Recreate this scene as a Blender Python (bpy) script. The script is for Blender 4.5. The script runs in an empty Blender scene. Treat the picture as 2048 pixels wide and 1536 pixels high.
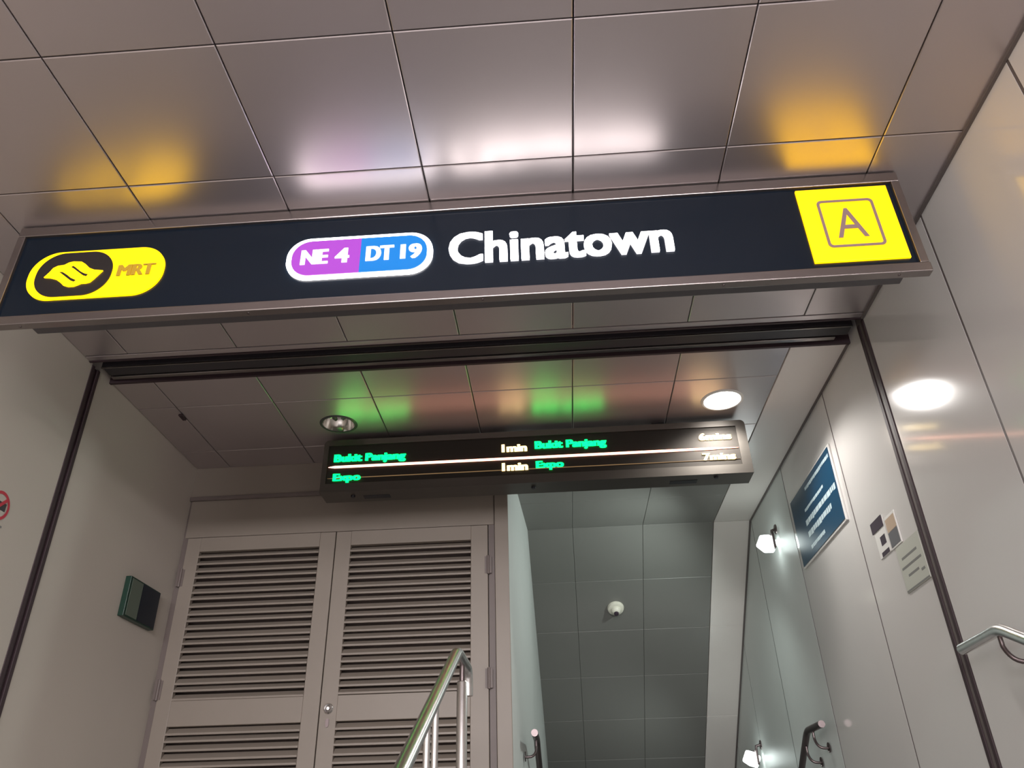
import bpy, bmesh, math
from mathutils import Vector, Matrix

# ---------------------------------------------------------------- camera
EYE = 1.5                       # eye height above the lower floor; all z below are given from eye level
C = bpy.context.scene.collection
cam_data = bpy.data.cameras.new('camera')
cam = bpy.data.objects.new('camera', cam_data)
C.objects.link(cam)
right = Vector((0.9975506621901036, 0.0659970278307262, -0.02317474231995651))
up = Vector((0.05357761168372975, -0.5079391495515286, 0.8597251071587576))
fwd = Vector((-0.04496794291885606, 0.8588609972925655, 0.5102309981168004))
cam.matrix_world = Matrix((
    (right.x, up.x, -fwd.x, 0.0),
    (right.y, up.y, -fwd.y, 0.0),
    (right.z, up.z, -fwd.z, EYE),
    (0, 0, 0, 1)))
cam_data.sensor_width = 36.0
cam_data.lens = 36.0 * 1556.12 / 2048.0
cam_data.clip_start = 0.05
bpy.context.scene.camera = cam

# ---------------------------------------------------------------- light and exposure
vs = bpy.context.scene.view_settings
vs.view_transform = 'Standard'
vs.look = 'None'
vs.gamma = 1.0
vs.use_curve_mapping = False
vs.exposure = 0.0

world = bpy.data.worlds.new('world')
bpy.context.scene.world = world
world.use_nodes = True
world.node_tree.nodes['Background'].inputs[0].default_value = (0.98, 0.93, 0.95, 1)
world.node_tree.nodes['Background'].inputs[1].default_value = 0.09


def area(name, loc, size, size_y, power, color, target):
    l = bpy.data.lights.new(name, 'AREA')
    l.shape = 'RECTANGLE'
    l.size = size
    l.size_y = size_y
    l.energy = power
    l.color = color
    o = bpy.data.objects.new(name, l)
    C.objects.link(o)
    o.location = (loc[0], loc[1], loc[2] + EYE)
    d = Vector(target) - Vector(loc)
    o.rotation_euler = d.to_track_quat('-Z', 'Y').to_euler()
    return o


def spot(name, loc, power, color, angle, blend, radius, target):
    l = bpy.data.lights.new(name, 'SPOT')
    l.energy = power
    l.color = color
    l.spot_size = math.radians(angle)
    l.spot_blend = blend
    l.shadow_soft_size = radius
    o = bpy.data.objects.new(name, l)
    C.objects.link(o)
    o.location = (loc[0], loc[1], loc[2] + EYE)
    d = Vector(target) - Vector(loc)
    o.rotation_euler = d.to_track_quat('-Z', 'Y').to_euler()
    return o


# the lit concourse behind the photographer: a long luminous shop front about 3 m up
area('concourse_light', (-0.2, -7.0, 1.55), 6.0, 0.5, 540, (1.0, 0.95, 0.96), (-0.2, 3.0, 1.1))
# added fill light, unseen behind the photographer, bounced off the floor onto the ceiling
area('hall_bounce_fill', (-0.3, -3.0, 2.30), 3.2, 1.2, 215, (1.0, 0.94, 0.95), (-0.3, -1.6, 0.0))
# the one working downlight over the landing
spot('downlight_beam', (1.07, 4.25, 2.33), 88, (1.0, 0.96, 0.91), 146, 0.4, 0.10, (1.07, 4.25, 0))
# wall floodlights of the descending passage
spot('passage_lamp_beam', (1.36, 5.70, 1.88), 56, (0.88, 1.0, 0.95), 170, 0.6, 0.07, (0.2, 6.2, 1.1))
spot('passage_lamp_beam_lower', (1.36, 7.75, 0.50), 14, (0.88, 1.0, 0.95), 165, 0.8, 0.07, (0.3, 8.2, 0.2))


# ---------------------------------------------------------------- materials
def new_mat(name):
    m = bpy.data.materials.new(name)
    m.use_nodes = True
    return m, m.node_tree, m.node_tree.nodes['Principled BSDF']


def mat(name, col, rough=0.5, metal=0.0, spec=0.5, noise=0.0, nscale=6.0, bump=0.0, bscale=60.0,
        coat=0.0, coat_rough=0.1, stretch=None, rvar=0.0):
    m, nt, b = new_mat(name)
    b.inputs['Base Color'].default_value = (*col, 1)
    b.inputs['Roughness'].default_value = rough
    b.inputs['Metallic'].default_value = metal
    b.inputs['Specular IOR Level'].default_value = spec
    b.inputs['Coat Weight'].default_value = coat
    b.inputs['Coat Roughness'].default_value = coat_rough
    tc = nt.nodes.new('ShaderNodeTexCoord')
    mp = nt.nodes.new('ShaderNodeMapping')
    nt.links.new(tc.outputs['Object'], mp.inputs['Vector'])
    if stretch:
        mp.inputs['Scale'].default_value = stretch
    if noise > 0 or rvar > 0:
        n = nt.nodes.new('ShaderNodeTexNoise')
        n.inputs['Scale'].default_value = nscale
        n.inputs['Detail'].default_value = 5
        nt.links.new(mp.outputs['Vector'], n.inputs['Vector'])
        if noise > 0:
            mx = nt.nodes.new('ShaderNodeMix')
            mx.data_type = 'RGBA'
            mx.inputs[6].default_value = (*[c * (1 - noise) for c in col], 1)
            mx.inputs[7].default_value = (*[min(1, c * (1 + noise)) for c in col], 1)
            nt.links.new(n.outputs['Fac'], mx.inputs[0])
            nt.links.new(mx.outputs[2], b.inputs['Base Color'])
        if rvar > 0:
            mr = nt.nodes.new('ShaderNodeMapRange')
            mr.inputs['To Min'].default_value = max(0.02, rough - rvar)
            mr.inputs['To Max'].default_value = rough + rvar
            nt.links.new(n.outputs['Fac'], mr.inputs['Value'])
            nt.links.new(mr.outputs['Result'], b.inputs['Roughness'])
    if bump > 0:
        n2 = nt.nodes.new('ShaderNodeTexNoise')
        n2.inputs['Scale'].default_value = bscale
        n2.inputs['Detail'].default_value = 3
        nt.links.new(mp.outputs['Vector'], n2.inputs['Vector'])
        bp = nt.nodes.new('ShaderNodeBump')
        bp.inputs['Strength'].default_value = bump
        bp.inputs['Distance'].default_value = 0.002
        nt.links.new(n2.outputs['Fac'], bp.inputs['Height'])
        nt.links.new(bp.outputs['Normal'], b.inputs['Normal'])
    return m


def glow(name, col, strength, base=None):
    m, nt, b = new_mat(name)
    b.inputs['Base Color'].default_value = (*(base or [c * 0.04 for c in col]), 1)
    b.inputs['Roughness'].default_value = 0.4
    b.inputs['Emission Color'].default_value = (*col, 1)
    b.inputs['Emission Strength'].default_value = strength
    return m


M = dict(
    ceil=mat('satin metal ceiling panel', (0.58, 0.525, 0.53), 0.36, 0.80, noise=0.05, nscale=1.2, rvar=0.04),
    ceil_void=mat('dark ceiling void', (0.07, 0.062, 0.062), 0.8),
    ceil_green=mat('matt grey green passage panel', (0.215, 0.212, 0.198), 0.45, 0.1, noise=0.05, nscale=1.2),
    ceil_paint=mat('smooth painted ceiling strip', (0.80, 0.75, 0.71), 0.35, 0.0, noise=0.05, nscale=1.5),
    wall_l=mat('cream painted wall', (0.50, 0.455, 0.40), 0.50, noise=0.05, nscale=1.4, bump=0.04),
    wall_r=mat('glossy white laminate wall panel', (0.66, 0.64, 0.62), 0.13, coat=0.5, coat_rough=0.08, noise=0.03, nscale=1.2, bump=0.02, bscale=4),
    wall_in=mat('pale green grey wall panel', (0.60, 0.62, 0.60), 0.42, noise=0.03),
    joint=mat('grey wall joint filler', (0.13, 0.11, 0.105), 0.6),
    cab=mat('painted cupboard beige', (0.25, 0.213, 0.178), 0.45, noise=0.06, nscale=3, bump=0.05),
    cab_dark=mat('darker cupboard jamb', (0.15, 0.12, 0.11), 0.5, noise=0.08),
    shutter=mat('dark brown shutter metal', (0.040, 0.022, 0.027), 0.6, 0.0, noise=0.1),
    shutter2=mat('charcoal shutter bar', (0.035, 0.031, 0.036), 0.45, 0.1),
    alu=mat('brushed aluminium trim', (0.27, 0.24, 0.232), 0.26, 0.9, noise=0.08, nscale=30, stretch=(0.05, 1, 1)),
    steel=mat('stainless steel tube', (0.74, 0.73, 0.72), 0.27, 1.0, noise=0.04, nscale=20),
    steel_dark=mat('dark stained steel', (0.16, 0.13, 0.13), 0.35, 0.9),
    navy=mat('navy sign face', (0.003, 0.0085, 0.017), 0.25, spec=0.35),
    black=mat('matt black inlay', (0.018, 0.015, 0.015), 0.4),
    sign_box=mat('sign backing box', (0.10, 0.095, 0.10), 0.4, 0.5),
    purple_grey=mat('mauve grey engraved line', (0.30, 0.20, 0.19), 0.5),
    gold=mat('dull gold lettering', (0.55, 0.33, 0.02), 0.5),
    amber=glow('amber edge lit plastic', (0.80, 0.42, 0.03), 0.55),
    yellow=glow('backlit yellow panel', (1.0, 0.54, 0.0), 2.3),
    yellow_hot=glow('bright backlit yellow panel', (1.0, 0.58, 0.0), 2.7),
    white=glow('backlit white acrylic', (1.0, 0.93, 0.91), 8.5),
    white_soft=glow('backlit white letters', (1.0, 0.95, 1.0), 1.6),
    purple=glow('backlit purple panel', (0.50, 0.075, 0.68), 1.05),
    blue=glow('backlit blue panel', (0.0, 0.25, 0.80), 1.05),
    led_green=glow('green led text', (0.0, 1.0, 0.13), 4.2),
    led_yellow=glow('warm yellow led text', (1.0, 0.72, 0.30), 3.2),
    led_red=glow('pink red led line', (1.0, 0.45, 0.30), 5.5),
    lip_glint=glow('faint gold glint on metal lip', (0.9, 0.55, 0.25), 0.25),  # weak glow stands in for light caught on the display's metal edge
    led_house=mat('bronze grey display housing', (0.125, 0.113, 0.10), 0.46, 0.85, noise=0.08, nscale=40, stretch=(0.05, 1, 1)),
    led_screen=mat('dark display window', (0.045, 0.040, 0.035), 0.55, 0.5, spec=0.2, noise=0.1, nscale=40, stretch=(0.05, 1, 1)),
    led_dark=mat('black display fitting', (0.01, 0.01, 0.014), 0.5),
    lamp=glow('lit downlight diffuser', (1.0, 0.98, 0.96), 14.0),
    lamp_side=glow('lit floodlight glass', (0.88, 1.0, 0.97), 12.0),
    reflector=mat('polished reflector', (0.62, 0.60, 0.56), 0.16, 1.0, bump=0.5, bscale=14),
    dark_bulb=mat('unlit lamp glass', (0.10, 0.10, 0.09), 0.2),
    floor=mat('grey granite floor', (0.48, 0.46, 0.455), 0.35, noise=0.25, nscale=90),
    floor_dark=mat('dark granite landing', (0.32, 0.30, 0.29), 0.4, noise=0.25, nscale=90),
    blue_sign=mat('blue notice board', (0.004, 0.052, 0.115), 0.30, noise=0.05, coat=0.3),
    white_ink=mat('white printed text', (0.55, 0.68, 0.72), 0.4),
    white_frame=mat('white notice frame', (0.75, 0.74, 0.71), 0.35),
    green_edge=mat('dark green sign body', (0.006, 0.035, 0.022), 0.35),
    navy_ink=mat('near black navy print', (0.004, 0.010, 0.020), 0.3),
    green_grey=mat('grey green print', (0.11, 0.14, 0.11), 0.4),
    red_ink=mat('red printed ring', (0.50, 0.03, 0.06), 0.4),
    dark_ink=mat('dark printed mark', (0.05, 0.035, 0.05), 0.4),
    grey_ink=mat('grey printed text', (0.20, 0.20, 0.19), 0.5),
    beige_ink=mat('beige printed block', (0.50, 0.38, 0.28), 0.4),
    slate_ink=mat('slate printed block', (0.14, 0.14, 0.15), 0.4),
    paper=mat('pale green grey paper', (0.50, 0.51, 0.45), 0.45),
    cream=mat('cream camera plastic', (0.72, 0.70, 0.60), 0.35),
)


# ---------------------------------------------------------------- mesh builder (coordinates: x right, y away, z above eye level)
class MB:
    def __init__(self):
        self.bm = bmesh.new()
        self.mi = 0

    def quad(self, pts, mi=None):
        vs_ = [self.bm.verts.new(p) for p in pts]
        f = self.bm.faces.new(vs_)
        f.material_index = self.mi if mi is None else mi
        return f

    def box(self, x0, x1, y0, y1, z0, z1, bevel=0.0, mi=None):
        r = bmesh.ops.create_cube(self.bm, size=1.0)
        vs_ = r['verts']
        for v in vs_:
            v.co = Vector((x0 if v.co.x < 0 else x1, y0 if v.co.y < 0 else y1, z0 if v.co.z < 0 else z1))
        fs = set(f for v in vs_ for f in v.link_faces)
        for f in fs:
            f.material_index = self.mi if mi is None else mi
        if bevel > 0:
            es = list(set(e for v in vs_ for e in v.link_edges))
            g = bmesh.ops.bevel(self.bm, geom=es, offset=bevel, segments=2, affect='EDGES', profile=0.5)
            for f in g['faces']:
                f.material_index = self.mi if mi is None else mi
        return self

    def prism(self, pts2, d0, d1, plane='xz', mi=None):
        """pts2: outline; plane xz extrudes along y, yz along x, xy along z"""
        def P(a, b, d):
            return {'xz': (a, d, b), 'yz': (d, a, b), 'xy': (a, b, d)}[plane]
        n = len(pts2)
        a = [self.bm.verts.new(P(p[0], p[1], d0)) for p in pts2]
        b = [self.bm.verts.new(P(p[0], p[1], d1)) for p in pts2]
        k = self.mi if mi is None else mi
        fs = [self.bm.faces.new(a), self.bm.faces.new(b[::-1])]
        for i in range(n):
            fs.append(self.bm.faces.new((a[i], a[(i + 1) % n], b[(i + 1) % n], b[i])))
        for f in fs:
            f.material_index = k
        return self

    def tube(self, pts, r, n=20, caps=True, mi=None):
        pts = [Vector(p) for p in pts]
        rs = r if isinstance(r, (list, tuple)) else [r] * len(pts)
        rings = []
        for i, p in enumerate(pts):
            if i == 0:
                t = pts[1] - pts[0]
            elif i == len(pts) - 1:
                t = pts[-1] - pts[-2]
            else:
                t = (pts[i] - pts[i - 1]).normalized() + (pts[i + 1] - pts[i]).normalized()
            t.normalize()
            if i == 0:
                ref = Vector((1, 0, 0)) if abs(t.x) < 0.9 else Vector((0, 0, 1))
                a = t.cross(ref).normalized()
            else:
                a = (a - t * a.dot(t)).normalized()
            b = t.cross(a)
            rings.append([self.bm.verts.new(p + (a * math.cos(2 * math.pi * k / n) + b * math.sin(2 * math.pi * k / n)) * rs[i]) for k in range(n)])
        k_ = self.mi if mi is None else mi
        for i in range(len(rings) - 1):
            for k in range(n):
                f = self.bm.faces.new((rings[i][k], rings[i][(k + 1) % n], rings[i + 1][(k + 1) % n], rings[i + 1][k]))
                f.material_index = k_
                f.smooth = True
        if caps:
            self.bm.faces.new(rings[0][::-1]).material_index = k_
            self.bm.faces.new(rings[-1]).material_index = k_
        return self

    def lathe(self, prof, center, axis='z', n=40, frame=None, mi=None):
        """prof: (radius, height) pairs; axis vector frame optional"""
        c = Vector(center)
        if frame:
            ex, ey, ez = [Vector(v) for v in frame]
        else:
            ex, ey, ez = {'z': (Vector((1, 0, 0)), Vector((0, 1, 0)), Vector((0, 0, 1))),
                          'x': (Vector((0, 1, 0)), Vector((0, 0, 1)), Vector((1, 0, 0))),
                          'y': (Vector((1, 0, 0)), Vector((0, 0, 1)), Vector((0, 1, 0)))}[axis]
        rings = []
        k_ = self.mi if mi is None else mi
        for r, h in prof:
            if r < 1e-6:
                rings.append([self.bm.verts.new(c + ez * h)])
            else:
                rings.append([self.bm.verts.new(c + ez * h + (ex * math.cos(2 * math.pi * k / n) + ey * math.sin(2 * math.pi * k / n)) * r) for k in range(n)])
        for i in range(len(rings) - 1):
            A, B = rings[i], rings[i + 1]
            for k in range(n):
                q = (k + 1) % n
                if len(A) == 1 and len(B) == 1:
                    continue
                if len(A) == 1:
                    f = self.bm.faces.new((A[0], B[k], B[q]))
                elif len(B) == 1:
                    f = self.bm.faces.new((A[k], B[0], A[q]))
                else:
                    f = self.bm.faces.new((A[k], B[k], B[q], A[q]))
                f.material_index = k_
                f.smooth = True
        return self

    def build(self, name, mats, parent=None, smooth=True, normals=True):
        if normals:
            bmesh.ops.recalc_face_normals(self.bm, faces=self.bm.faces)
        off = Vector(parent['_w']) if parent is not None else None
        if off is None:
            xs = [v.co.x for v in self.bm.verts]; ys = [v.co.y for v in self.bm.verts]; zs = [v.co.z for v in self.bm.verts]
            off = Vector(((min(xs) + max(xs)) / 2, (min(ys) + max(ys)) / 2, min(zs)))
        for v in self.bm.verts:
            v.co -= off
        me = bpy.data.meshes.new(name)
        self.bm.to_mesh(me)
        self.bm.free()
        for m in (mats if isinstance(mats, (list, tuple)) else [mats]):
            me.materials.append(m)
        if smooth and any(p.use_smooth for p in me.polygons):
            keep = [p.use_smooth for p in me.polygons]
            me.set_sharp_from_angle(angle=math.radians(35))
            me.polygons.foreach_set('use_smooth', keep)
        o = bpy.data.objects.new(name, me)
        C.objects.link(o)
        o['_w'] = [off.x, off.y, off.z]
        if parent is not None:
            o.parent = parent
            o.location = (0, 0, 0)
        else:
            o.location = (off.x, off.y, off.z + EYE)
        return o


def thing(name, loc, label, cat, group=None):
    o = bpy.data.objects.new(name, None)
    o.empty_display_size = 0.1
    C.objects.link(o)
    o.location = (loc[0], loc[1], loc[2] + EYE)
    o['_w'] = list(loc)
    return tag(o, label, cat, group)


def tag(o, label, cat, group=None):
    o['label'] = label
    o['category'] = cat
    if group:
        o['group'] = group
    return o


def structure(o):
    o['kind'] = 'structure'
    return o


def stadium(x0, x1, z0, z1, r=None, n=14):
    r = r if r else (z1 - z0) / 2
    r = min(r, (z1 - z0) / 2, (x1 - x0) / 2)
    pts = []
    for cx, cz, a0 in ((x1 - r, z1 - r, 0), (x0 + r, z1 - r, 90), (x0 + r, z0 + r, 180), (x1 - r, z0 + r, 270)):
        for k in range(n + 1):
            a = math.radians(a0 + 90 * k / n)
            p = (cx + r * math.cos(a), cz + r * math.sin(a))
            if not pts or (abs(p[0] - pts[-1][0]) + abs(p[1] - pts[-1][1])) > 1e-6:
                pts.append(p)
    if abs(pts[0][0] - pts[-1][0]) + abs(pts[0][1] - pts[-1][1]) < 1e-6:
        pts.pop()
    return pts


# ---- lettering: outlines from the built-in font, scaled into a given rectangle
def glyphs(body, bold=0.0, shear=0.0, spacing=1.0):
    """list of (verts, faces) per character plus the overall bounds; flat in XY, front at +Z"""
    def raw(s):
        cu = bpy.data.curves.new('t', 'FONT')
        cu.body = s
        cu.offset = bold
        cu.shear = shear
        cu.space_character = spacing
        cu.extrude = 0.05
        cu.resolution_u = 4
        ob = bpy.data.objects.new('t', cu)
        C.objects.link(ob)
        dg = bpy.context.evaluated_depsgraph_get()
        me = bpy.data.meshes.new_from_object(ob.evaluated_get(dg))
        vs_ = [tuple(v.co) for v in me.vertices]
        fs = [tuple(p.vertices) for p in me.polygons]
        bpy.data.objects.remove(ob)
        bpy.data.curves.remove(cu)
        bpy.data.meshes.remove(me)
        return vs_, fs
    out = []
    wl = max(v[0] for v in raw('l')[0])
    for i, ch in enumerate(body):
        if ch == ' ':
            continue
        adv = max(v[0] for v in raw(body[:i] + 'l')[0]) - wl
        v, f = raw(ch)
        out.append(([(a + adv, b, c) for a, b, c in v], f))
    allv = [p for v, f in out for p in v]
    bb = (min(p[0] for p in allv), max(p[0] for p in allv), min(p[1] for p in allv), max(p[1] for p in allv))
    return out, bb


def lettering(body, x0, x1, z0, z1, yfront, depth, mats, parent, name='lettering', split=False, bold=0.0, shear=0.0,
              spacing=1.0, to_world=None, fat=0.0):
    gl, bb = glyphs(body, bold, shear, spacing)
    objs = []
    mb = MB()
    for v, f in gl:
        if split:
            mb = MB()
        for fi, off in enumerate([0.0] if fat == 0 else [-fat, -fat / 3, fat / 3, fat]):
          idx = []
          for a, b, c in v:
            x = x0 + fat + off + (a - bb[0]) / (bb[1] - bb[0]) * (x1 - x0 - 2 * fat)
            z = z0 + (b - bb[2]) / (bb[3] - bb[2]) * (z1 - z0)
            y = yfront - .0002 * fi if c > 0 else yfront + depth
            p = (x, y, z)
            if to_world:
                p = to_world(*p)
            idx.append(mb.bm.verts.new(p))
          for face in f:
            cs = [v[k][2] for k in face]
            try:
                fc = mb.bm.faces.new([idx[k] for k in face])
            except ValueError:
                continue
            fc.material_index = 0 if min(cs) > 0 else (1 if len(mats) > 1 else 0)
        if split:
            objs.append(mb.build(name, mats, parent, smooth=False))
    if not split:
        objs.append(mb.build(name, mats, parent, smooth=False))
    return objs


# ================================================================ THE SETTING
H = 2.33           # ceiling above eye
LF = -0.33         # landing floor
XL, XR = -2.49, 1.665
YB = 4.86          # back wall
TH = math.radians(32)
YS = 6.396         # where the passage ceiling starts to slope down
HOLES = [(1.07, 4.25, 0.118), (-1.335, 4.304, 0.108)]
G = 0.0055


def flat(u, v, h):
    return (u, v, H + h)


def slope(u, v, h):
    s = v - YS
    return (u + 0.022 * s * (0.5 + 0.5 * u / 1.4), YS + s * math.cos(TH) + h * math.sin(TH), H - s * math.sin(TH) + h * math.cos(TH))


def tile(mb, u0, u1, v0, v1, f=flat, g=G):
    holes = [h for h in HOLES if f is flat and u0 < h[0] < u1 and v0 < h[1] < v1]
    if mb.mi == 3:
        g = .004
    e = .0012 if mb.mi == 3 else min(.0024, g * .6)
    o = [(u0 + e, v0 + e), (u1 - e, v0 + e), (u1 - e, v1 - e), (u0 + e, v1 - e)]
    i = [(u0 + g, v0 + g), (u1 - g, v0 + g), (u1 - g, v1 - g), (u0 + g, v1 - g)]
    for k in range(4):
        q = (k + 1) % 4
        mb.quad([f(*o[k], 0.0025), f(*o[q], 0.0025), f(*i[q], 0), f(*i[k], 0)])
        mb.quad([f(*o[k], 0.03), f(*o[q], 0.03), f(*o[q], 0.0025), f(*o[k], 0.0025)])
    if not holes:
        mb.quad([f(*p, 0) for p in i])
        return
    cx, cy, r = holes[0]
    n = 48
    ring, per = [], []
    for k in range(n):
        a = 2 * math.pi * k / n
        dx, dy = math.cos(a), math.sin(a)
        t = 9.0
        for d, lo, hi, c0 in ((dx, i[0][0], i[2][0], cx), (dy, i[0][1], i[2][1], cy)):
            if d > 1e-9:
                t = min(t, (hi - c0) / d)
            elif d < -1e-9:
                t = min(t, (lo - c0) / d)
        ring.append((cx + r * dx, cy + r * dy))
        per.append((cx + t * dx, cy + t * dy))
    for k in range(n):
        q = (k + 1) % n
        pts = [ring[k], ring[q], per[q]]
        if abs(per[k][0] - per[q][0]) > 1e-6 and abs(per[k][1] - per[q][1]) > 1e-6:
            # corner between the two samples
            c = min(i, key=lambda p: abs(p[0] - (per[k][0] + per[q][0]) / 2) + abs(p[1] - (per[k][1] + per[q][1]) / 2))
            pts.append(c)
        pts.append(per[k])
        mb.quad([f(*p, 0) for p in pts])


cols = [XL, -2.25, -1.65, -1.05, -0.45, 0.15, 0.75, 1.35, XR]
mb = MB()
rows = [3.388 - 0.6 * k for k in range(10)][::-1]
rows = [y if j == len(rows) - 1 else y + 0.008 for j, y in enumerate(rows)]
for a, b in zip(rows[:-1], rows[1:]):
    for u0, u1 in zip(cols[:-1], cols[1:]):
        tile(mb, u0, u1, a, b)
tile(mb, XL, XR, 3.392, 3.434, g=0.003)
cols_in = cols[:-1]
for a, b in zip([3.675, 3.99, 4.596], [3.99, 4.596, 4.862]):
    for u0, u1 in zip(cols_in[:-1], cols_in[1:]):
        tile(mb, u0, u1, a, b)
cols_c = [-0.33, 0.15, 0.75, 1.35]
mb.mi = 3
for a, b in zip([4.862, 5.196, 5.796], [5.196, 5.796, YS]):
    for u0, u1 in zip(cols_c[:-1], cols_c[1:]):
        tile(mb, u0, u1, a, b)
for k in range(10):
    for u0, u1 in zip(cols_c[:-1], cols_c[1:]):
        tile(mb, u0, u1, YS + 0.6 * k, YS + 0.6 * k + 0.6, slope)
# smooth strip along the right wall, running on down the slope
mb.mi = 1
tile(mb, 1.352, XR, 3.675, YS, g=0.003)
for k in (0, 2, 4, 6, 8):
    tile(mb, 1.352, XR + 0.02, YS + 0.6 * k, YS + 0.6 * k + 1.2, slope, g=0.002)
# void above the panels
mb.mi = 2
mb.quad([(XL - .1, -2.3, H + .14), (XR + .1, -2.3, H + .14), (XR + .1, 3.43, H + .14), (XL - .1, 3.43, H + .14)])
mb.quad([(XL - .1, 3.43, H + .16), (XR + .1, 3.43, H + .16), (XR + .1, 6.6, H + .16), (XL - .1, 6.6, H + .16)])
mb.quad([slope(-.6, 6.3, .08), slope(1.9, 6.3, .08), slope(1.9, 13, .08), slope(-.6, 13, .08)])
o = structure(mb.build('ceiling', [M['ceil'], M['ceil_paint'], M['ceil_void'], M['ceil_green']], smooth=False))

# left wall: lower part and recess behind the shutter guide
mb = MB()
mb.box(XL - .12, XL, -3.2, 3.47, -1.5, H + .14)
mb.box(XL - .12, XL, 3.55, YB + .1, -1.5, H + .14)
structure(mb.build('wall_left', M['wall_l']))

# right wall: large laminate panels with filled joints
mb = MB()
joints = [1.877, 2.66, 3.445, 3.53, 4.22, 5.32]
edges = [-3.2] + joints + [YS]
for a, b in zip(edges[:-1], edges[1:]):
    if abs(a - 3.445) < 1e-6:
        continue
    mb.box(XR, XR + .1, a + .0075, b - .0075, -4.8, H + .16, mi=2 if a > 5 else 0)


def skew(y):
    return 0.028 * max(0, y - YS)


for a, b in zip([YS, 7.6, 8.8, 10.0, 11.2], [7.6, 8.8, 10.0, 11.2, 12.4]):
    a += .003; b -= .003
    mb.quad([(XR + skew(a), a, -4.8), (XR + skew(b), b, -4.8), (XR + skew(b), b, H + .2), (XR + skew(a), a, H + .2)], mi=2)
mb.box(XR + .001, XR + .12, -3.2, YS, -4.8, H + .16, mi=1)
mb.quad([(XR + .35, YS - .1, -4.8), (XR + .35, 12.4, -4.8), (XR + .35, 12.4, H + .2), (XR + .35, YS - .1, H + .2)], mi=1)
structure(mb.build('wall_right', [M['wall_r'], M['joint'], M['wall_in']]))
# shadow gap trim between ceiling and right wall
mb = MB()
mb.box(XR - .014, XR - .001, -2.3, 3.43, H - .012, H + .03)
mb.box(XR - .012, XR - .001, 3.68, YS, H - .010, H + .03)
structure(mb.build('trim_1', M['joint']))
mb = MB()
for k in range(1, 6):
    a, b = YS + (k - 1) * 1.2, YS + k * 1.2
    P0, P1 = slope(0, a, -.012), slope(0, b, -.012)
    Q0, Q1 = slope(0, a, .01), slope(0, b, .01)
    x0, x1 = XR + skew(P0[1]) - .014, XR + skew(P1[1]) - .014
    mb.quad([(x0, P0[1], P0[2]), (x1, P1[1], P1[2]), (x1, Q1[1], Q1[2]), (x0, Q0[1], Q0[2])])
    mb.quad([(x0, P0[1], P0[2]), (x1, P1[1], P1[2]), (x1 + .03, P1[1], P1[2]), (x0 + .03, P0[1], P0[2])])
structure(mb.build('trim_2', M['joint']))

# back wall above and around the cupboard
mb = MB()
mb.box(XL, -0.40, YB, YB + .12, 2.105, H + .14)
mb.box(XL, -0.40, YB + .55, YB + .6, -1.5, 2.2)
mb.box(-0.395, -0.305, YB - .004, YB + .6, -1.5, H + .14, bevel=.004)
structure(mb.build('wall_back', M['cab']))
# passage left wall
mb = MB()
mb.quad([(-.305, YB + .004, -1.5), (-.235, YS, -1.5), (-.235, YS, H + .14), (-.305, YB + .004, H + .14)])
mb.quad([(-.235, YS, -4.8), (-.16, 12.4, -4.8), (-.16, 12.4, H + .14), (-.235, YS, H + .14)])
mb.quad([(-.305, YB + .01, -4.8), (-.235, YS, -4.8), (-.235, YS, -1.5), (-.305, YB + .01, -1.5)])
structure(mb.build('wall_passage', M['wall_in'], normals=False))
mb = MB()
mb.box(-.5, 2.3, 12.0, 12.1, -4.9, 1.0)
structure(mb.build('wall_far', M['wall_in']))

# floors and stairs (below the frame, they bounce the light)
mb = MB()
mb.box(-6, 6, -8, 1.0, -1.6, -1.5)
mb.box(XL, XR, 2.9, 5.75, LF - .15, LF, mi=1)
mb.box(-.5, 2.3, 11.0, 12.1, -4.9, -4.75)
structure(mb.build('floor', [M['floor'], M['floor_dark']]))
mb = MB()
for k in range(7):
    y0 = 0.66 + .35 * k
    mb.box(XL, XR, y0, 2.95, -1.5 + .1671 * k, -1.5 + .1671 * (k + 1) - .0005, bevel=.006)
for k in range(26):
    y0 = 5.75 + .27 * k
    mb.box(-.4, 2.1, y0, y0 + .3, LF - .168 * (k + 1) - .3, LF - .168 * (k + 1))
structure(mb.build('staircase', M['floor_dark']))

# ================================================================ ROLLER SHUTTER FRAME
rs = thing('roller_shutter', (-.4, 3.55, LF), 'dark brown roller shutter frame around the opening, shutter rolled up into the ceiling slot', 'shutter')
mb = MB()
mb.box(XL, XR, 3.435, 3.448, H - .004, H + .12)
mb.box(XL, XR, 3.655, 3.672, H - .012, H + .12)
mb.box(XL, XR, 3.435, 3.672, H + .11, H + .13)
mb.build('housing', M['shutter'], rs)
mb = MB()
mb.box(XL + .03, XR - .03, 3.505, 3.600, H + .004, H + .10, bevel=.004)
mb.build('bottom_bar', M['shutter2'], rs)
mb = MB()
mb.box(XL + .03, XR - .03, 3.505, 3.512, H - .004, H + .004)
mb.box(XL + .03, XR - .09, 3.610, 3.640, H + .0, H + .05, bevel=.003)
mb.build('seal_strip', M['alu'], rs)
for x0, x1, y0, y1 in ((XL - .10, XL + .004, 3.47, 3.55), (XR - .004, XR + .10, 3.445, 3.53)):
    s = 1 if x0 < 0 else -1
    mb = MB()
    xa = x1 if s > 0 else x0
    mb.box(x0, x1, y0, y0 + .026, LF, H, bevel=.002)
    mb.box(x0, x1, y1 - .026, y1, LF, H, bevel=.002)
    mb.box(*sorted((xa - s * .03, xa - s * .012)), y0, y1, LF, H)
    mb.build('guide_rail', M['shutter'], rs)

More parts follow.
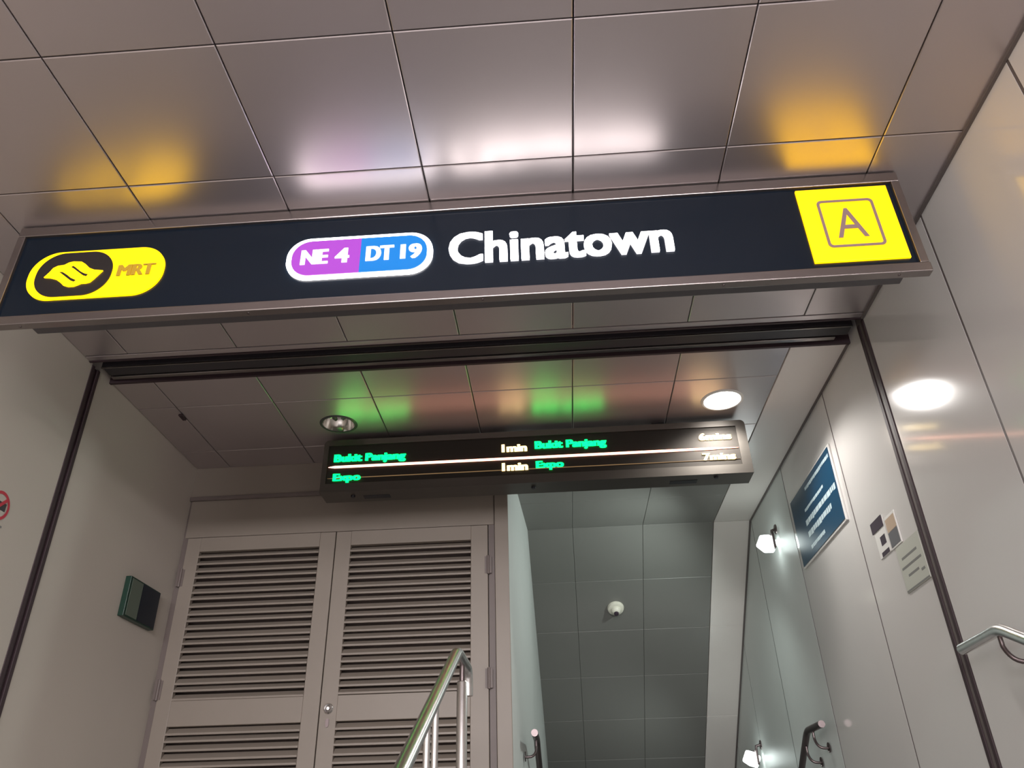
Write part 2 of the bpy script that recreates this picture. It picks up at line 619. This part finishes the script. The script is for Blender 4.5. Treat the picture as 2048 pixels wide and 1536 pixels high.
# ================================================================ STATION SIGN
SY = 2.40
sx0, sx1, sz0, sz1 = -2.178, 1.43, 1.857, 2.274
sg = thing('station_sign', (-.375, 2.43, 1.81), 'long dark navy light box sign hung under the ceiling, reading Chinatown in white', 'sign')
mb = MB()
mb.box(sx0 - .01, sx1 + .01, SY, SY + .02, sz0 - .01, sz1 + .01)
face = mb.build('face_panel', M['navy'], sg)
mb = MB()
mb.box(sx0 - .032, sx1 + .032, SY - .014, SY + .026, sz1, sz1 + .05, bevel=.003)
mb.box(sx0 - .036, sx1 + .036, SY - .014, SY + .026, sz0 - .043, sz0, bevel=.004)
mb.box(sx0 - .032, sx0, SY - .0135, SY + .026, sz0, sz1, bevel=.002)
mb.box(sx1, sx1 + .032, SY - .0135, SY + .026, sz0, sz1, bevel=.002)
fr = mb.build('frame', M['alu'], sg)
for x in (-2.07, -1.15, -.23, .69, 1.345):
    mb = MB(); mb.lathe([(0, -.002), (.005, -.002), (.006, 0)], (x, SY + .004, sz0 - .043), n=12)
    mb.build('screw', M['steel_dark'], fr)
mb = MB()
mb.box(sx0 + .14, sx1 - .06, SY + .026, SY + .066, sz0 - .040, sz1 + .05, bevel=.003)
mb.build('backing_box', M['sign_box'], sg)
for o_ in lettering('Chinatown', -.365, .527, 1.988, 2.146, SY - .012, .014, [M['white'], M['white_soft']], sg, 'letter', split=True, bold=.004, fat=.0062):
    o_['label'] = 'white lit letter of the station name'
# operator badge on the left
mb = MB(); mb.prism(stadium(-2.105, -1.535, 1.932, 2.178, .115), SY - .008, SY + .001)
bd = mb.build('logo_badge', M['yellow_hot'], sg)
bd['label'] = 'lit yellow pill badge'
mb = MB(); mb.prism(stadium(-2.103, -2.02, 1.936, 2.174, .04), SY - .0082, SY - .0078)
mb.bm.free()
mb = MB(); mb.prism(stadium(-2.070, -1.750, 1.942, 2.168, .105), SY - .012, SY - .004)
inset = mb.build('black_inset', M['black'], bd)
leaf = [(-2.0289, 2.0412), (-2.0116, 2.0671), (-2.0019, 2.0879), (-1.9845, 2.0982), (-1.958, 2.1012), (-1.9417, 2.1121), (-1.9227, 2.1166),
        (-1.8885, 2.1131), (-1.8683, 2.0991), (-1.8459, 2.0769), (-1.8233, 2.0658), (-1.7857, 2.06), (-1.8, 2.0388), (-1.8142, 2.0177),
        (-1.8266, 2.0026), (-1.8425, 1.9985), (-1.8619, 1.9985), (-1.876, 1.9914), (-1.8904, 1.9855), (-1.9137, 1.9862), (-1.9353, 1.9948),
        (-1.9532, 2.0121), (-1.974, 2.0278), (-1.9997, 2.0369)]
mb = MB(); mb.prism(leaf, SY - .017, SY - .011)
mb.build('emblem', M['yellow_hot'], bd)
mb = MB()
for sl in ([(-1.9694, 2.0639), (-1.9534, 2.0598), (-1.9289, 2.0425), (-1.9115, 2.0271), (-1.8963, 2.0191), (-1.8872, 2.016), (-1.894, 2.0109),
            (-1.9089, 2.0176), (-1.9342, 2.0381), (-1.9555, 2.0555)],
           [(-1.9244, 2.0862), (-1.9171, 2.0897), (-1.9068, 2.0824), (-1.8769, 2.0568), (-1.8574, 2.0452), (-1.8436, 2.0429), (-1.8483, 2.0356),
            (-1.8627, 2.0407), (-1.8877, 2.0605), (-1.9131, 2.0812)]):
    mb.prism([(a, b + (.0022 if 0 < k < 5 else (-.0022 if k > 5 else 0))) for k, (a, b) in enumerate(sl)], SY - .0185, SY - .0165)
mb.build('emblem_slits', M['black'], bd)
lettering('MRT', -1.728, -1.570, 2.031, 2.087, SY - .011, .004, [M['gold']], bd, bold=.0, fat=.005)
# line code badge
mb = MB(); mb.prism(stadium(-1.026, -.430, 1.955, 2.165, .095), SY - .009, SY + .001)
lb = mb.build('line_badge', M['white'], sg)
lb['label'] = 'white edged pill badge with line codes'
st = stadium(-1.004, -.452, 1.972, 2.148, .078)
XM = -.723
lp = [p for p in st if p[0] <= XM]; rp = [p for p in st if p[0] > XM]
lp = [(XM, 2.148)] + lp + [(XM, 1.972)]
rr = [p for p in rp if p[1] < 2.06]; ru = [p for p in rp if p[1] >= 2.06]
rp = [(XM, 1.972)] + sorted(rr, key=lambda p: math.atan2(p[1] - 2.06, p[0] + .6)) + sorted(ru, key=lambda p: math.atan2(p[1] - 2.06, p[0] + .6)) + [(XM, 2.148)]
mb = MB(); mb.prism(lp, SY - .013, SY - .008)
mb.build('purple_field', M['purple'], lb)
mb = MB(); mb.prism(rp, SY - .013, SY - .008)
mb.build('blue_field', M['blue'], lb)
lettering('NE', -.966, -.853, 2.026, 2.100, SY - .016, .004, [M['white_soft']], lb, bold=.01, fat=.005)
lettering('4', -.826, -.767, 2.026, 2.100, SY - .016, .004, [M['white_soft']], lb, bold=.01, fat=.005)
lettering('DT', -.700, -.586, 2.026, 2.100, SY - .016, .004, [M['white_soft']], lb, bold=.01, fat=.005)
lettering('19', -.560, -.472, 2.026, 2.100, SY - .016, .004, [M['white_soft']], lb, bold=.01, fat=.005)
# exit letter panel
mb = MB(); mb.box(1.046, 1.406, SY - .010, SY + .001, 1.886, 2.259, bevel=.002)
ex = mb.build('exit_badge', M['yellow'], sg)
ex['label'] = 'lit yellow square with the exit letter'
mb = MB()
outer, inner = stadium(1.113, 1.334, 1.952, 2.194, .02, 5), stadium(1.124, 1.323, 1.963, 2.183, .012, 5)
n = len(outer)
for k in range(n):
    q = (k + 1) % n
    for y0, y1 in ((SY - .0125, SY - .0095),):
        a, b, c, d = outer[k], outer[q], inner[q], inner[k]
        mb.quad([(a[0], y0, a[1]), (b[0], y0, b[1]), (c[0], y0, c[1]), (d[0], y0, d[1])])
        mb.quad([(a[0], y0, a[1]), (b[0], y0, b[1]), (b[0], y1, b[1]), (a[0], y1, a[1])])
        mb.quad([(d[0], y0, d[1]), (c[0], y0, c[1]), (c[0], y1, c[1]), (d[0], y1, d[1])])
mb.build('outline', M['purple_grey'], ex)
lettering('A', 1.160, 1.278, 1.999, 2.148, SY - .0125, .004, [M['purple_grey']], ex, 'letter', bold=.0)

# ================================================================ TRAIN ARRIVAL DISPLAY
DY = 4.45
dp = thing('arrival_display', (-.115, 4.55, 1.925), 'long dark train arrival display hanging above the landing with green and yellow text', 'display')
mb = MB()
out = stadium(-1.460, 1.232, 1.927, 2.290, .03, 6)
inn = [(-1.428, 1.985), (1.172, 1.985), (1.172, 2.250), (-1.428, 2.250)]
# front bezel as four strips around the recessed window
a, b, c_, d = -1.460, 1.232, 1.927, 2.290
mb.prism([(-1.46, 1.927), (1.232, 1.927), (1.232, 1.985), (-1.46, 1.985)], DY, DY + .02)
mb.prism([p for p in stadium(-1.46, 1.232, 2.0, 2.290, .03, 6) if p[1] > 2.2] + [(-1.46, 2.250), (1.232, 2.250)], DY, DY + .02)
mb.prism([(-1.46, 1.985), (-1.428, 1.985), (-1.428, 2.250), (-1.46, 2.250)], DY, DY + .02)
mb.prism([(1.172, 1.985), (1.232, 1.985), (1.232, 2.250), (1.172, 2.250)], DY, DY + .02)
mb.prism([p for p in stadium(-1.46, 1.232, 1.5, 2.290, .03, 6) if p[1] > 2.2] + [(-1.46, 1.927), (1.232, 1.927)], DY + .02, DY + .17)
hs = mb.build('housing', M['led_house'], dp)
mb = MB()
mb.box(-1.428, 1.172, DY + .008, DY + .019, 1.985, 2.250)
mb.build('screen', M['led_screen'], dp)
for name_, z0, z1, y, m_ in (('glowing_line', 2.094, 2.108, DY + .002, 'led_red'), ('gold_line', 2.022, 2.026, DY + .004, 'lip_glint')):
    mb = MB()
    mb.prism([(-1.42, (z0 + z1) / 2), (-1.38, z0), (1.0, z0), (1.168, (z0 + z1) / 2), (1.0, z1), (-1.38, z1)], y, y + .006)
    mb.build(name_, M[m_], dp)['label'] = {'glowing_line': 'thin bright pinkish white line', 'gold_line': 'faint gold line'}[name_]
for body, x0, x1, z0, z1, m_ in (
        ('Bukit Panjang', -1.388, -.924, 2.120, 2.187, 'led_green'), ('Expo', -1.384, -1.206, 1.990, 2.052, 'led_green'),
        ('1min', -.311, -.148, 2.148, 2.200, 'led_yellow'), ('1min', -.311, -.146, 2.018, 2.070, 'led_yellow'),
        ('Bukit Panjang', -.100, .355, 2.144, 2.211, 'led_green'), ('Expo', -.098, .078, 2.012, 2.072, 'led_green'),
        ('6mins', .933, 1.137, 2.160, 2.208, 'led_yellow'), ('7mins', .938, 1.142, 2.022, 2.070, 'led_yellow')):
    lettering(body, x0, x1, z0, z1, DY + .001, .006, [M[m_]], dp, 'text_line', bold=.012, fat=.0045)
for x, y in ((-1.262, 4.52), (-.119, 4.515), (1.008, 4.49)):
    mb = MB(); mb.lathe([(0, -.012), (.012, -.012), (.014, -.004), (.014, .002)], (x, y, 1.927), n=16)
    mb.build('lock_button', M['led_dark'], dp)
for x0, x1 in ((-1.20, -1.03), (.73, .90)):
    mb = MB(); mb.box(x0, x1, 4.525, 4.575, 1.924, 1.930, bevel=.002)
    mb.build('vent', M['led_dark'], dp)
for x in (-.9, .7):
    mb = MB(); mb.box(x - .04, x + .04, DY + .06, DY + .12, 2.285, 2.335)
    mb.build('hanger', M['led_dark'], dp)

# ================================================================ DOWNLIGHTS
GL = 'round recessed ceiling downlights'
cx, cy, r = HOLES[0]
dl = thing('downlight', (cx, cy, H), 'round recessed ceiling downlight shining bright white beside the display right end', 'ceiling light')
mb = MB(); mb.lathe([(r - .006, .02), (r - .006, -.006), (r + .002, -.008), (r + .012, -.002), (r + .013, .001)], (cx, cy, H), n=48)
mb.build('trim_ring', M['white_frame'], dl)
mb = MB(); mb.lathe([(0, .006), (r * .6, .007), (r - .006, .012)], (cx, cy, H), n=48)
mb.build('diffuser', M['lamp'], dl, normals=False)
cx, cy, r = HOLES[1]
dl2 = thing('downlight', (cx, cy, H), 'round recessed ceiling downlight, unlit, with shiny reflector beside the display left end', 'ceiling light')
mb = MB(); mb.lathe([(r - .006, .02), (r - .006, -.005), (r + .002, -.007), (r + .010, -.002), (r + .011, .001)], (cx, cy, H), n=48)
mb.build('trim_ring', M['sign_box'], dl2)
mb = MB(); mb.lathe([(r - .006, .0), (r - .012, .02), (r * .78, .06), (r * .5, .09), (.03, .10)], (cx, cy, H), n=48)
mb.build('reflector', M['reflector'], dl2, normals=False)
mb = MB()
for dx in (-.03, .03):
    mb.tube([(cx + dx, cy, H + .1), (cx + dx, cy, H + .045), (cx + dx * .6, cy, H + .03)], [.016, .016, .010], n=14)
mb.build('bulb', M['dark_bulb'], dl2)

# small dark latch on a ceiling panel
mb = MB(); mb.box(-2.272, -2.248, 4.067, 4.136, H - .012, H + .001, bevel=.004)
tag(mb.build('ceiling_latch', M['shutter']), 'small dark latch on the ceiling panel near the left wall', 'latch')

# ================================================================ CAMERA DOME ON THE SLOPING CEILING
P0 = Vector((.513, 7.176, H - (7.176 - YS) * math.tan(TH)))
ez = Vector((0, -math.sin(TH), -math.cos(TH)))
frame_ = ((1, 0, 0), (0, math.cos(TH), -math.sin(TH)), ez)
cd = thing('security_camera', tuple(P0), 'small cream dome camera on the sloping passage ceiling', 'camera')
mb = MB(); mb.lathe([(0, -.002), (.074, -.002), (.076, .008), (.070, .026), (.052, .034), (0, .036)], P0, frame=frame_, n=36)
mb.build('base', M['cream'], cd)
mb = MB(); mb.lathe([(.046, .030), (.045, .045), (.036, .060), (.020, .070), (0, .073)], P0, frame=frame_, n=30)
mb.build('dome', M['cream'], cd)
mb = MB(); mb.lathe([(.022, .062), (.021, .074), (0, .078)], P0 + Vector((0, -.002, -.008)), frame=frame_, n=24)
mb.build('lens', M['dark_ink'], cd)

# ================================================================ LOUVRED CUPBOARD
cb = thing('louvred_cupboard', (-1.44, YB, LF), 'tall beige double door cupboard with louvred doors built into the back wall', 'cupboard')
mb = MB()
mb.box(-2.478, -.400, YB + .004, YB + .03, 1.824, 2.092, bevel=.002)
mb.box(-2.49, -.400, YB - .016, YB + .03, 2.084, 2.112, mi=1, bevel=.003)
mb.box(-2.49, -2.452, YB + .010, YB + .04, LF, 2.09, mi=1)
mb.box(-.436, -.398, YB + .012, YB + .04, LF, 2.09, mi=1)
mb.build('frame', [M['cab'], M['cab_dark']], cb)
DZ0, DZ1 = LF + .05, 1.818
for side, (x0, x1, lx0, lx1) in enumerate(((-2.450, -1.449, -2.357, -1.552), (-1.443, -.440, -1.342, -.550))):
    bands = ((.795, 1.722), (LF + .16, .652))
    mb = MB()
    ya, yb = YB - .006, YB + .03
    mb.box(x0, lx0, ya, yb, DZ0, DZ1, bevel=.003)
    mb.box(lx1, x1, ya, yb, DZ0, DZ1, bevel=.003)
    mb.box(lx0, lx1, ya, yb, bands[0][1], DZ1, bevel=.002)
    mb.box(lx0, lx1, ya, yb, bands[1][1], bands[0][0], bevel=.002)
    mb.box(lx0, lx1, ya, yb, DZ0, bands[1][0], bevel=.002)
    door = mb.build('door', M['cab'], cb)
    door['label'] = ('left' if side == 0 else 'right') + ' louvred door'
    for z0, z1 in bands:
        mb = MB()
        n = round((z1 - z0) / .0465)
        p = (z1 - z0) / n
        for k in range(n):
            zb = z0 + p * k
            sag = .0035 * math.sin(k * 2.1 + side)
            # rain louvre: outer lip low, sloping up and inwards
            mb.prism([(YB - .009, zb + .002 + sag), (YB - .006, zb + sag), (YB + .038, zb + p * .76), (YB + .034, zb + p * .88), (YB - .002, zb + .0125 + sag), (YB - .009, zb + .012 + sag)],
                     lx0, lx1, plane='yz')
        mb.build('louvre_slats', M['cab'], door)
    hx = x0 - .002 if side == 0 else x1 + .002
    for z in (1.55, .86):
        mb = MB()
        mb.tube([(hx, YB - .010, z - .06), (hx, YB - .010, z + .06)], .009, n=12)
        mb.box(hx - .022, hx + .022, YB - .009, YB - .005, z - .055, z + .055)
        mb.build('hinge', M['cab_dark'], door)
    if side == 1:
        mb = MB()
        mb.lathe([(.030, .004), (.030, .000), (.024, -.008), (.016, -.004), (.014, .002)], (-1.392, YB - .010, .722), axis='y', n=28)
        mb.lathe([(0, -.010), (.009, -.010), (.011, .0)], (-1.392, YB - .012, .722), axis='y', n=20)
        mb.build('pull_ring', M['steel'], door)
        mb = MB()
        mb.prism(stadium(-1.402, -1.382, .620, .668, .01, 6), YB - .012, YB - .005)
        lk = mb.build('lock_plate', M['steel_dark'], door)
mb = MB(); mb.quad([(-2.45, YB + .09, DZ0), (-.44, YB + .09, DZ0), (-.44, YB + .09, 2.0), (-2.45, YB + .09, 2.0)])
mb.build('back_panel', M['cab_dark'], cb)


# ================================================================ HANDRAILS
def arc(c, a, b, n=6):
    """quadratic bend a -> c -> b"""
    c, a, b = Vector(c), Vector(a), Vector(b)
    return [tuple((1 - t) ** 2 * a + 2 * t * (1 - t) * c + t * t * b) for t in [k / n for k in range(n + 1)]]


R = .0215
SL = .478
hr = thing('handrail', (-.40, 2.9, LF), 'free standing stainless steel handrail with posts in the middle of the stairs', 'handrail')
mb = MB()
X = -.399
low = (X, 1.15, .64 - (3.06 - 1.15) * SL)
mb.tube([low, (X, 2.0, .64 - 1.06 * SL), (X, 3.02, .64 - .04 * SL)] + arc((X, 3.075, .645), (X, 3.03, .626), (X, 3.12, .645)) +
        [(X, 3.36, .645)] + arc((X, 3.43, .645), (X, 3.37, .645), (X, 3.43, .58)) + [(X, 3.43, .54)], R, n=28)
mb.build('rail', M['steel'], hr)
mb = MB(); mb.tube([(X, 3.235, LF), (X, 3.235, .56), (X, 3.235, .565)], [.021, .021, .018], n=24)
mb.tube([(X, 3.235, LF), (X, 3.235, LF + .012)], .05, n=24)
mb.build('post', M['steel'], hr)
mb = MB(); mb.tube([(X, 3.235, .56), (X, 3.235, .632)], .011, n=16)
mb.build('stem', M['steel_dark'], hr)
for y in (2.42, 2.57, 1.5):
    zt = .64 - (3.06 - y) * SL - .012
    k = min(6, int((y - .66) / .35))
    mb = MB(); mb.tube([(X, y, -1.5 + .1671 * (k + 1)), (X, y, zt)], .0105, n=14)
    mb.build('baluster', M['steel'], hr)


def bracket(parent, x, y, z, xw, dy=-.03):
    s = 1 if xw > x else -1
    mb = MB()
    pts = [(x, y, z - .015), (x, y, z - .045)] + arc((x, y + dy, z - .115), (x, y, z - .055), (x + s * .05, y + dy, z - .115)) + [(xw - s * .004, y + dy, z - .115)]
    mb.tube(pts, .0085, n=14)
    mb.lathe([(0, 0), (.028, 0), (.030, -s * .003), (.030, -s * .006)], (xw - s * .006, y + dy, z - .112), axis='x', n=24)
    mb.build('wall_bracket', M['steel_dark'], parent)


hr = thing('handrail', (1.6, 2.6, LF), 'stainless steel handrail fixed to the right wall beside the shutter guide', 'handrail')
X = 1.585
mb = MB()
mb.tube([(X, 3.30, .628), (X, 3.05, .632)] + arc((X, 2.985, .634), (X, 3.03, .633), (X, 2.94, .612)) + [(X, 1.4, .612 - 1.54 * SL)], R, n=28)
mb.build('rail', M['steel'], hr)
bracket(hr, X, 3.00, .630, XR)
bracket(hr, X, 1.9, .612 - 1.04 * SL, XR)

S2 = math.tan(TH)
hr = thing('handrail', (1.6, 6.4, LF), 'dark steel handrail going down the passage on the right wall', 'handrail')
mb = MB()
mb.tube([(X, 5.34, .605), (X, 5.62, .605)] + arc((X, 5.69, .605), (X, 5.64, .605), (X, 5.74, .57)) + [(X + .02, 8.8, .57 - 3.06 * S2)], .0215, n=24)
mb.build('rail', M['steel_dark'], hr)
bracket(hr, X, 5.56, .60, XR)
bracket(hr, X, 5.78, .535, XR)
bracket(hr, X + .01, 7.2, .57 - 1.46 * S2, XR + .02)
hr = thing('handrail', (-.19, 6.4, LF), 'dark steel handrail going down the passage on the left wall', 'handrail')
X2 = -.195
mb = MB()
mb.tube([(X2, 5.30, .605), (X2, 5.62, .605)] + arc((X2, 5.69, .605), (X2, 5.64, .605), (X2, 5.74, .57)) + [(X2 + .05, 8.8, .57 - 3.06 * S2)], .0215, n=24)
mb.build('rail', M['steel_dark'], hr)
bracket(hr, X2, 5.52, .60, -.275)
bracket(hr, X2 + .01, 6.6, .57 - .86 * S2, -.235)


# ================================================================ WALL FLOODLIGHTS
def floodlight(x, y, z, label):
    t = thing('floodlight', (x, y, z), label, 'wall light', 'square floodlights on the passage wall')
    mb = MB(); mb.box(x - .052, x + .052, y - .052, y + .052, z - .052, z + .052, bevel=.016)
    rot = Matrix.Rotation(math.radians(28), 4, 'Y') @ Matrix.Rotation(math.radians(35), 4, 'Z')
    for v in mb.bm.verts:
        v.co = Vector((x, y, z)) + (rot @ (v.co - Vector((x, y, z))))
    mb.build('lamp_glass', M['lamp_side'], t)
    mb = MB(); mb.box(x + .03, x + .052, y - .065, y + .065, z - .05, z + .075, bevel=.008)
    mb.build('housing', M['steel_dark'], t)
    mb = MB(); mb.tube([(x + .05, y + .0, z + .06), (x + .055, y, z + .10), (XR + skew(y) - .002, y, z + .11)], .012, n=12)
    mb.lathe([(0, -.004), (.035, -.004), (.038, .004)], (XR + skew(y) - .003, y, z + .11), axis='x', n=20)
    mb.build('arm', M['steel_dark'], t)


floodlight(1.578, 5.74, 1.900, 'lit square floodlight on the right passage wall beside the blue board')
floodlight(1.60, 7.60, .60, 'lit square floodlight lower down the passage wall at the bottom edge')


# ================================================================ NOTICES ON THE WALLS
def wall_plate(mb, y0, y1, z0, z1, d0, d1, mi=None, bevel=0.0):
    mb.box(XR - d1, XR - d0, y0, y1, z0, z1, bevel=bevel, mi=mi)


def ink_row(mb, y0, y1, z0, z1, d, seed, word=.05):
    """illegible small print: short blocks of uneven length on the panel"""
    y = y1
    k = seed
    while y > y0 + .01:
        k = (k * 1103515245 + 12345) % 2147483648
        w = word * (.35 + .9 * (k / 2147483648))
        ya = max(y0, y - w)
        k2 = (k >> 8) % 3
        mb.box(XR - d - .0008, XR - d, ya, y, z0 + .15 * (z1 - z0) * k2 * .5, z1)
        y = ya - word * .16


nb = thing('blue_notice_board', (XR, 4.77, 1.555), 'large blue notice board with rows of white text on the right wall', 'notice board')
mb = MB(); wall_plate(mb, 4.300, 5.235, 1.545, 2.025, .000, .012, bevel=.003)
mb.build('frame', M['white_frame'], nb)
mb = MB(); wall_plate(mb, 4.318, 5.222, 1.558, 2.010, .010, .016)
mb.build('panel', M['blue_sign'], nb)
for y0, y1, z0, z1, sd, w in ((4.33, 4.86, 1.952, 1.974, 3, .035), (4.52, 4.95, 1.838, 1.858, 7, .035), (4.335, 4.98, 1.752, 1.790, 11, .055),
                              (4.47, 4.98, 1.676, 1.714, 23, .05), (4.66, 4.98, 1.600, 1.624, 31, .03)):
    mb = MB(); ink_row(mb, y0, y1, z0, z1, .016, sd, w)
    mb.build('text_row', M['white_ink'], nb)

pn = thing('small_poster', (XR, 3.78, 1.21), 'small poster with a beige block above a grey block on the right wall', 'poster')
mb = MB(); wall_plate(mb, 3.715, 3.848, 1.212, 1.376, 0, .006, bevel=.0015)
mb.build('sheet', M['white_frame'], pn)
mb = MB(); wall_plate(mb, 3.724, 3.838, 1.296, 1.362, .006, .007)
mb.build('beige_block', M['beige_ink'], pn)
mb = MB(); wall_plate(mb, 3.724, 3.840, 1.220, 1.294, .006, .007)
mb.build('grey_block', M['slate_ink'], pn)
pn = thing('narrow_poster', (XR, 3.93, 1.21), 'narrow white poster with dark blocks at its top and foot, right wall', 'poster')
mb = MB(); wall_plate(mb, 3.858, 4.010, 1.216, 1.405, 0, .005, bevel=.0015)
mb.build('sheet', M['white_frame'], pn)
mb = MB()
wall_plate(mb, 3.870, 4.022, 1.352, 1.408, .005, .009)
wall_plate(mb, 3.885, 3.950, 1.268, 1.314, .005, .006)
wall_plate(mb, 3.875, 3.975, 1.218, 1.240, .005, .006)
mb.build('dark_blocks', M['dark_ink'], pn)
pn = thing('paper_notice', (XR, 3.66, .985), 'pale grey paper notice with faint lines beside the shutter guide', 'notice')
mb = MB(); wall_plate(mb, 3.535, 3.812, .987, 1.206, 0, .006, bevel=.0015)
mb.build('sheet', M['paper'], pn)
mb = MB()
for y0, y1, z, sd in ((3.59, 3.77, 1.140, 5), (3.565, 3.795, 1.097, 9), (3.62, 3.745, 1.054, 13), (3.56, 3.60, 1.040, 17)):
    wall_plate(mb, y0, y1, z - .005, z + .006, .006, .0066)
wall_plate(mb, 3.54, 3.808, .990, .998, .006, .0066)
mb.build('printed_lines', M['grey_ink'], pn)

bx = thing('wall_sign_box', (XL, 4.47, 1.16), 'small dark green and navy sign box on the left wall', 'sign')
mb = MB(); mb.box(XL, XL + .035, 4.285, 4.655, 1.168, 1.396, bevel=.003)
mb.build('body', M['green_edge'], bx)
mb = MB(); mb.box(XL + .034, XL + .037, 4.305, 4.430, 1.178, 1.386)
mb.build('grey_stripe', M['green_grey'], bx)
mb = MB(); mb.box(XL + .034, XL + .037, 4.434, 4.648, 1.176, 1.388)
mb.build('dark_field', M['navy_ink'], bx)


def ring_x(mb, cy, cz, r0, r1, x0, x1, n=40):
    for k in range(n):
        a0, a1 = 2 * math.pi * k / n, 2 * math.pi * (k + 1) / n
        pts = [(cy + r * math.cos(a), cz + r * math.sin(a)) for r, a in ((r0, a0), (r1, a0), (r1, a1), (r0, a1))]
        mb.quad([(x1, p[0], p[1]) for p in pts])
    return mb


st_ = thing('prohibition_sticker', (XL, 3.12, 1.30), 'red ring prohibition sticker with dark symbol at the left edge of the photo', 'sticker')
mb = MB(); ring_x(mb, 3.135, 1.372, .052, .066, XL, XL + .002)
a = math.radians(45)
mb.prism([(3.135 + math.cos(a) * .056 - .005, 1.372 + math.sin(a) * .056 + .005), (3.135 + math.cos(a) * .056 + .005, 1.372 + math.sin(a) * .056 - .005),
          (3.135 - math.cos(a) * .056 + .005, 1.372 - math.sin(a) * .056 - .005), (3.135 - math.cos(a) * .056 - .005, 1.372 - math.sin(a) * .056 + .005)],
         XL + .0005, XL + .003, plane='yz')
mb.build('ring', M['red_ink'], st_)
mb = MB(); mb.box(XL, XL + .0012, 3.10, 3.178, 1.355, 1.392, bevel=.0004)
mb.build('symbol', M['dark_ink'], st_)
st_ = thing('prohibition_sticker', (XL, 3.12, 1.17), 'lower red round sticker under the red ring, at the left edge of the photo', 'sticker')
mb = MB(); ring_x(mb, 3.150, 1.228, .018, .040, XL, XL + .002)
mb.build('ring', M['red_ink'], st_)
mb = MB(); mb.box(XL, XL + .0012, 3.10, 3.19, 1.283, 1.292)
mb.build('caption', M['grey_ink'], st_)

for o_ in bpy.data.objects:
    if '_w' in o_:
        del o_['_w']
